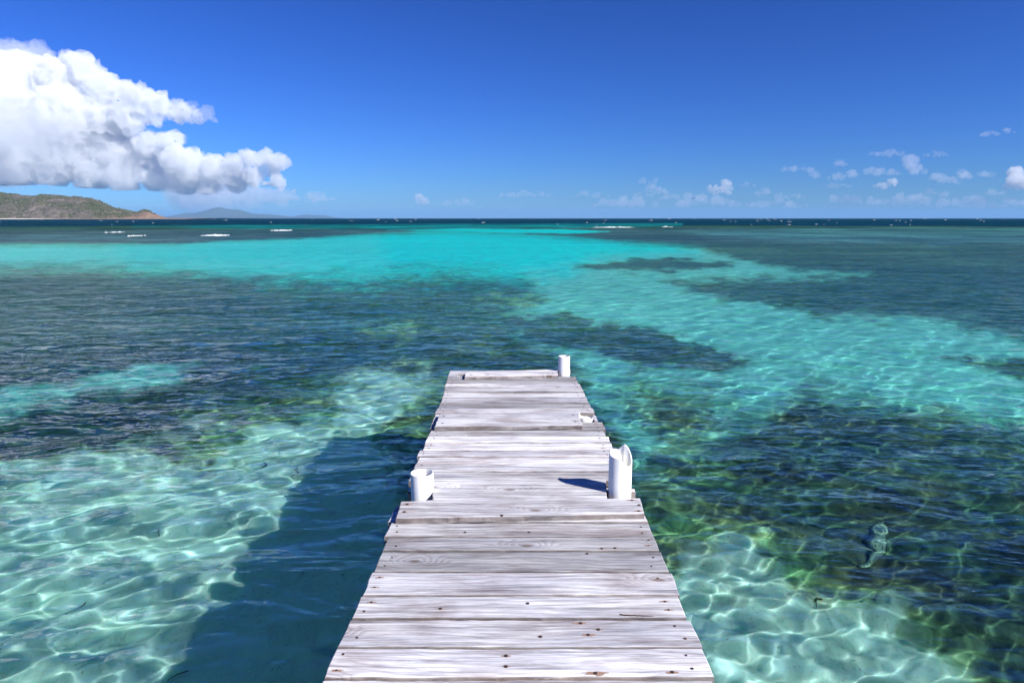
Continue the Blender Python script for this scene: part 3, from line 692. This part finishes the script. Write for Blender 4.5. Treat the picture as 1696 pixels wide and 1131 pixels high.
tip = n.new('ShaderNodeMapRange'); l.new(math_n(n, l, 'ADD', sp_.outputs[0], math_n(n, l, 'MULTIPLY', a1.outputs[0], 160)), tip.inputs[0]); tip.inputs[1].default_value = -835; tip.inputs[2].default_value = -740
cc = mixc(n, l, tip.outputs[0], cc, mixc(n, l, 1, (.27, .185, .13), g2.outputs[0], 'MULTIPLY'))
low = n.new('ShaderNodeMapRange'); l.new(sp_.outputs[2], low.inputs[0]); low.inputs[1].default_value = 1.3; low.inputs[2].default_value = 1.9; low.inputs[3].default_value = 1; low.inputs[4].default_value = 0
bch = n.new('ShaderNodeMapRange'); l.new(sp_.outputs[0], bch.inputs[0]); bch.inputs[1].default_value = -1060; bch.inputs[2].default_value = -960
cc = mixc(n, l, low.outputs[0], cc, mixc(n, l, bch.outputs[0], (.66, .62, .52), (.24, .18, .14)))
l.new(cc, pb.inputs['Base Color']); pb.inputs['Roughness'].default_value = 1; pb.inputs['Specular IOR Level'].default_value = .1
head = new_mesh('headland', np.stack([GX, GY, GZ], -1).reshape(-1, 3), grid_quads(*GX.shape), m_head)
setp(head, kind='structure')
# scrub: thousands of small bushes
t_ = (1 + 5 ** .5) / 2
ICO = np.array([(-1,t_,0),(1,t_,0),(-1,-t_,0),(1,-t_,0),(0,-1,t_),(0,1,t_),(0,-1,-t_),(0,1,-t_),(t_,0,-1),(t_,0,1),(-t_,0,-1),(-t_,0,1)]) / math.hypot(1, t_)
ICF = np.array([(0,11,5),(0,5,1),(0,1,7),(0,7,10),(0,10,11),(1,5,9),(5,11,4),(11,10,2),(10,7,6),(7,1,8),(3,9,4),(3,4,2),(3,2,6),(3,6,8),(3,8,9),(4,9,5),(2,4,11),(6,2,10),(8,6,7),(9,8,1)])
rg = np.random.default_rng(4); NB = 15000
bx = rg.uniform(-1500, -800, NB); by = 1500 + 170 * rg.random(NB) ** .9
dens = fbm(bx * .02, by * .02, seed=41, oct=4); keep = (dens > -.28 + rg.random(NB) * .35) & (bx + rg.random(NB) * 90 < -830)
bx, by = bx[keep], by[keep]
ix = np.clip(((bx - gx[0]) / (gx[1] - gx[0])).astype(int), 0, len(gx) - 1); iy = np.clip(((by - gy[0]) / (gy[1] - gy[0])).astype(int), 0, len(gy) - 1)
bz = GZ[iy, ix]; ok = bz > 2.2; bx, by, bz = bx[ok], by[ok], bz[ok]; NB = len(bx)
rad = rg.uniform(.9, 2.3, NB)
vv_ = ICO[None] * rad[:, None, None] * rg.uniform(.6, 1.3, (NB, 12, 1)) * np.array([1.1, 1.1, .8]) + np.stack([bx, by, bz + rad * .35], -1)[:, None]
ff_ = (ICF[None] + np.arange(NB)[:, None, None] * 12).reshape(-1, 3)
m_scrub, n, l, pb = mat('scrub'); geo = n.new('ShaderNodeNewGeometry')
a1 = noise_n(n, l, geo.outputs['Position'], .03, 5, .7); a3 = n.new('ShaderNodeTexNoise'); a3.inputs['Scale'].default_value = .35; l.new(geo.outputs['Position'], a3.inputs['Vector'])
g1 = ramp(n, [(.38, (.055, .085, .028)), (.50, (.095, .100, .055)), (.60, (.15, .13, .115))]); l.new(math_n(n, l, 'ADD', math_n(n, l, 'MULTIPLY', a1.outputs[0], .6), math_n(n, l, 'MULTIPLY', a3.outputs[0], .4)), g1.inputs[0])
l.new(g1.outputs[0], pb.inputs['Base Color']); pb.inputs['Roughness'].default_value = 1; pb.inputs['Specular IOR Level'].default_value = .1
scrub = new_mesh('scrub', vv_.reshape(-1, 3), ff_, m_scrub, smooth=False, n=3)
setp(scrub, 'low green and grey dry scrub covering the headland slopes', 'scrub', kind='stuff')

def far_island(name, pts, Y, depth_, seed, lab):
    xs, zs = ridge_profile(pts, Y)
    gx = np.linspace(xs[0], xs[-1], 160); gy = np.linspace(Y - depth_, Y + depth_, 41)
    GX, GY = np.meshgrid(gx, gy); c = np.clip(1 - np.abs(GY - Y) / depth_, 0, 1)
    Z_ = np.interp(GX, xs, zs) * c ** .8 + fbm(GX * .002, GY * .002, seed=seed) * 24 * c * (1 - c) * 2 - 1
    o = new_mesh(name, np.stack([GX, GY, Z_], -1).reshape(-1, 3), grid_quads(*GX.shape), m_isl); setp(o, kind='structure'); return o
m_isl, n, l, pb = mat('island_slopes'); pb.inputs['Base Color'].default_value = (.07, .09, .05, 1); pb.inputs['Roughness'].default_value = 1
far_island('distant_island', [(278, 361.4), (290, 357), (307, 352.5), (320, 353), (332, 351), (345, 347), (358, 343.5), (366, 343.5), (374, 346), (392, 347), (402, 349), (414, 352.5), (425, 354.5), (445, 355), (465, 357), (480, 359), (490, 361.4)], 15000, 900, 51, '')
far_island('distant_island', [(475, 361.4), (492, 357.5), (507, 355.5), (520, 356.5), (538, 356.5), (550, 359), (562, 361.4)], 18000, 700, 52, '')

# ------------------------------------------------------------------ clouds
def cloud_mat(name, dens, colr=(1, 1, 1)):
    m, n, l, pb = mat(name); n.remove(pb)
    pv = n.new('ShaderNodeVolumePrincipled'); pv.inputs['Color'].default_value = (*colr, 1); pv.inputs['Density'].default_value = dens
    pv.inputs['Anisotropy'].default_value = 0.0
    l.new(pv.outputs[0], n['Material Output'].inputs['Volume']); return m
def ico(level):
    v = [Vector(p) for p in ICO]; f = [tuple(t) for t in ICF]
    for _ in range(level):
        mid_ = {}; nf = []
        def m_(a, b):
            k = (min(a, b), max(a, b))
            if k not in mid_: mid_[k] = len(v); v.append(((v[a] + v[b]) / 2).normalized())
            return mid_[k]
        for a, b, c in f:
            ab, bc, ca = m_(a, b), m_(b, c), m_(c, a); nf += [(a, ab, ca), (b, bc, ab), (c, ca, bc), (ab, bc, ca)]
        f = nf
    return np.array([tuple(p) for p in v]), np.array(f)
IV, IF = ico(2)
def cloud(name, blobs, Y, voxel, amp, base, m, seed, depth_k=1.0, scale=None):
    """blobs (x, y, radius) merged, then roughened with billows; flat underneath at height base(x)"""
    mpp = Y / 1131.0; vs = []; fs = []; g = np.random.default_rng(seed); o = 0
    for b in blobs:
        px, py, r = b[:3]; sq = b[3] if len(b) > 3 else 1.0
        dy = (b[4] if len(b) > 4 else g.uniform(-.5, .5) * r) * mpp * depth_k
        p = sky_at(px, py, Y); v = IV * r * mpp * np.array([sq, 1.0, 1.0]) + np.array([p[0], Y + dy, p[2]])
        vs.append(v); fs.append(IF + o); o += len(IV)
    tmp = new_mesh('tmp', np.vstack(vs), np.vstack(fs), None, smooth=False, n=3)
    rm = tmp.modifiers.new('r', 'REMESH'); rm.mode = 'VOXEL'; rm.voxel_size = voxel
    dg = bpy.context.evaluated_depsgraph_get(); me = bpy.data.meshes.new_from_object(tmp.evaluated_get(dg))
    bpy.data.objects.remove(tmp)
    N = len(me.vertices); c = np.empty(N * 3, np.float32); me.vertices.foreach_get('co', c); c = c.reshape(-1, 3).astype(float)
    nr = np.empty(N * 3, np.float32); me.vertices.foreach_get('normal', nr); nr = nr.reshape(-1, 3)
    s0 = scale or amp * 3.2
    def billow(p, s, seed): return 1 - 2 * np.abs(fbm(p[:, 0] / s, p[:, 1] / s, p[:, 2] / s, oct=1, seed=seed)) * 1.4
    d = amp * billow(c, s0, seed) + amp * .55 * billow(c, s0 * .45, seed + 3) + amp * .36 * billow(c, s0 * .2, seed + 5) + amp * .24 * billow(c, s0 * .1, seed + 6)
    d += amp * .8 * fbm(c[:, 0] / (s0 * 2), c[:, 1] / (s0 * 2), c[:, 2] / (s0 * 2), oct=2, seed=seed + 9)
    c2 = c + nr * d[:, None]
    if base is not None:
        bz = base(c2[:, 0]) + fbm(c2[:, 0] / 500, c2[:, 1] / 500, oct=3, seed=seed + 11) * 60
        c2[:, 2] = np.where(c2[:, 2] < bz, bz + (c2[:, 2] - bz) * .16, c2[:, 2])
    me.vertices.foreach_set('co', c2.astype(np.float32).ravel()); me.update()
    me.materials.clear(); me.materials.append(m)
    me.name = name; ob = bpy.data.objects.new(name, me); col.objects.link(ob); return ob
M_c1 = cloud_mat('dense_cloud', .0055, (.968, .983, 1)); M_c2 = cloud_mat('thin_cloud', .0040); M_c3 = cloud_mat('wisp_cloud', .0016, (.9, .93, 1))
YC = 16000
main = [(-190,190,120),(-90,180,105),(-30,150,76),(20,150,62),(60,150,48),(92,130,33),(112,112,24),(130,104,18),(146,124,24),(172,146,26),(205,160,25),(235,168,24),(265,176,21),(292,184,16),(314,190,10),(330,195,6),
        (60,205,60),(120,195,48),(170,200,38),(215,195,26),(255,195,14),(-60,250,80),(30,255,58),(95,250,50),(145,250,42),(190,255,38),(225,262,30),(262,245,24),(284,236,19),(232,232,12),(248,240,18),
        (298,268,25),(326,280,27),(358,284,24),(392,276,18),(408,266,15),(425,264,14),(442,264,12),(460,266,11),(470,272,7),(448,282,12),(420,290,17),(385,298,20),(345,303,20),(300,298,24),(255,292,26),(200,288,28),(150,285,30),(90,282,30),(20,285,32),(445,303,9),(460,300,8),(468,309,6),(483,315,4.5),(-150,290,50)]
def bfun(x):
    px = x / (YC / 1131.0) * 1.0 + 848
    yb = np.interp(px, [-200, 0, 100, 250, 330, 480, 600], [300, 304, 308, 318, 323, 322, 320])
    return (361 - yb) * YC / 1131.0
cl = cloud('cloud', main, YC, 42, 70, bfun, M_c1, 60)
setp(cl, 'huge white billowing cumulus cloud with a blue shadowed base at upper left', 'cloud')
cl = cloud('cloud', [(340,322,30,2.2),(400,325,20,2.5),(460,327,13,2.6),(520,328,9,2.2),(545,330,6,1.5)], 17500, 45, 60, None, M_c3, 61, .6)
setp(cl, 'thin hazy cloud layer trailing right under the big cumulus', 'cloud')
cl = cloud('cloud', [(60,88,16,1.6),(80,92,12,1.3),(20,84,20,1.6)], 16500, 40, 60, None, M_c3, 62, .6)
setp(cl, 'faint wispy veil above the top left of the big cumulus', 'cloud')
M_c4 = cloud_mat('veil_cloud', .0010, (.94, .965, 1))
cl = cloud('cloud', [(-80,200,70,1.3),(20,215,48,1.3),(90,235,40,1.3),(150,262,30,1.5),(200,285,22,1.8),(60,282,26,2.2),(-40,285,30,2),(240,225,14,1.6),(280,305,12,2.4)], 13800, 60, 90, None, M_c4, 64, .5)
setp(cl, 'soft pale veil over the lower left body of the big cumulus', 'cloud')
cl = cloud('cloud', [(338,190,9,1.6),(352,198,5,1.2),(318,178,7,1.5),(345,182,5,1.5)], 15800, 30, 45, None, M_c3, 63, .6, scale=160)
setp(cl, 'ragged pinkish wisp at the right tip of the upper cumulus lobe', 'cloud')
SM = [('tiny bright white puff low over the horizon nearest the middle', [(698,331,6,1.2),(706,332,4,1.3),(702,336,4,2.6)], 1),
      ('faint flat wisp just right of the tiny middle puff', [(735,338,4,4),(765,336,5,4)], 2),
      ('flat lavender wisp left of centre above the horizon, wide and low', [(845,325,5,4),(868,322,5,3),(895,324,4,4)], 2),
      ('small puff with a flat tail right of the pier end post', [(965,322,6,1.3),(985,326,4,4),(1000,325,3,3)], 2),
      ('thin grey streak floating above the other small clouds at centre right', [(1070,302,4,3.5),(1085,301,3,3)], 2),
      ('round soft puff below the thin grey streak', [(1078,316,8,1.2),(1095,317,6,1.4),(1065,324,4,4)], 2),
      ('low ragged cloud bank left of the brightest small puff', [(1110,328,5,4),(1140,326,7,.9),(1155,330,4,3)], 2),
      ('brightest small puff of the right cloud group with a double top', [(1183,315,7,1.6),(1203,311,7,1.2),(1195,319,6,2.4)], 1),
      ('long patchy cloud bank right of the brightest puff', [(1265,321,6,2.5),(1290,327,6,2.5),(1320,326,4,3),(1240,308,4,3)], 2),
      ('grey wisp high left of the upright puff pair', [(1315,281,6,3.5),(1395,272,4,3)], 3),
      ('upright small puff with a long tail toward the right', [(1347,290,8,.9),(1385,294,6,3),(1410,290,6,1.5)], 2),
      ('flat white bar under the upright small puff', [(1385,309,4,3.5),(1400,308,4,2)], 2),
      ('bright little cloud under the tall right puff', [(1460,309,5,2),(1478,305,6,1.2)], 1),
      ('tall soft puff with a left companion at right', [(1450,286,8,1.8),(1508,276,11,.9),(1518,283,9,1.3),(1478,287,5,3)], 2),
      ('wide flat cloud bank below the tall soft puff', [(1560,295,8,2.5),(1600,292,8,2.2),(1635,290,6,2),(1575,301,5,4)], 2),
      ('small round pair low under the wide flat bank', [(1543,320,6,1),(1560,323,5,1.5),(1520,330,4,3)], 2),
      ('low small puff near the right edge of the sky', [(1642,319,6,1.3),(1655,322,4,2)], 2),
      ('cream cumulus cut by the right edge of the picture', [(1684,300,13,.9),(1700,305,16,1),(1676,310,8,1.4)], 1),
      ('low white bank touching the right edge near the horizon', [(1672,334,6,2.5),(1695,338,7,2.5)], 2),
      ('lowest long haze bank at right just above the sea', [(1500,336,9,8),(1600,340,9,7),(1410,334,8,6)], 3),
      ('low haze bank just above the sea at centre right', [(1040,338,8,7),(1180,338,9,7),(1290,340,8,6)], 3),
      ('dim purple streak high over the right cloud group', [(1470,256,5,6),(1550,257,4,5)], 3),
      ('faint pink wisp alone near the upper right edge', [(1640,222,5,3),(1670,219,4,2.5)], 3)]
def scatter(bl, seed, m_):
    g = random.Random(seed); o_ = []
    for b in bl:
        x, y, r = b[:3]; sq = b[3] if len(b) > 3 else 1
        for i in range(int(5 + 3.0 * sq)):
            u = g.uniform(-1, 1); rr_ = r * g.uniform(.3, .85) * (1 - .4 * abs(u))
            o_.append((x + u * r * sq, y + r * .45 - rr_ * .8 - g.random() ** 2 * r * 1.1 * (1 - u * u), rr_, g.uniform(1, 1.9), g.uniform(-1, 1) * r))
    return o_
for k, (lb, bl, mm) in enumerate(SM):
    Yk = 20000 + 137 * k; bl = scatter(bl, k, mm)
    o = cloud('cloud', bl, Yk, 22, 34, None, {1: M_c2, 2: M_c3, 3: M_c3}[mm], 100 + k, .5, scale=120)
    setp(o, lb, 'cloud', 'small scattered clouds above the horizon')
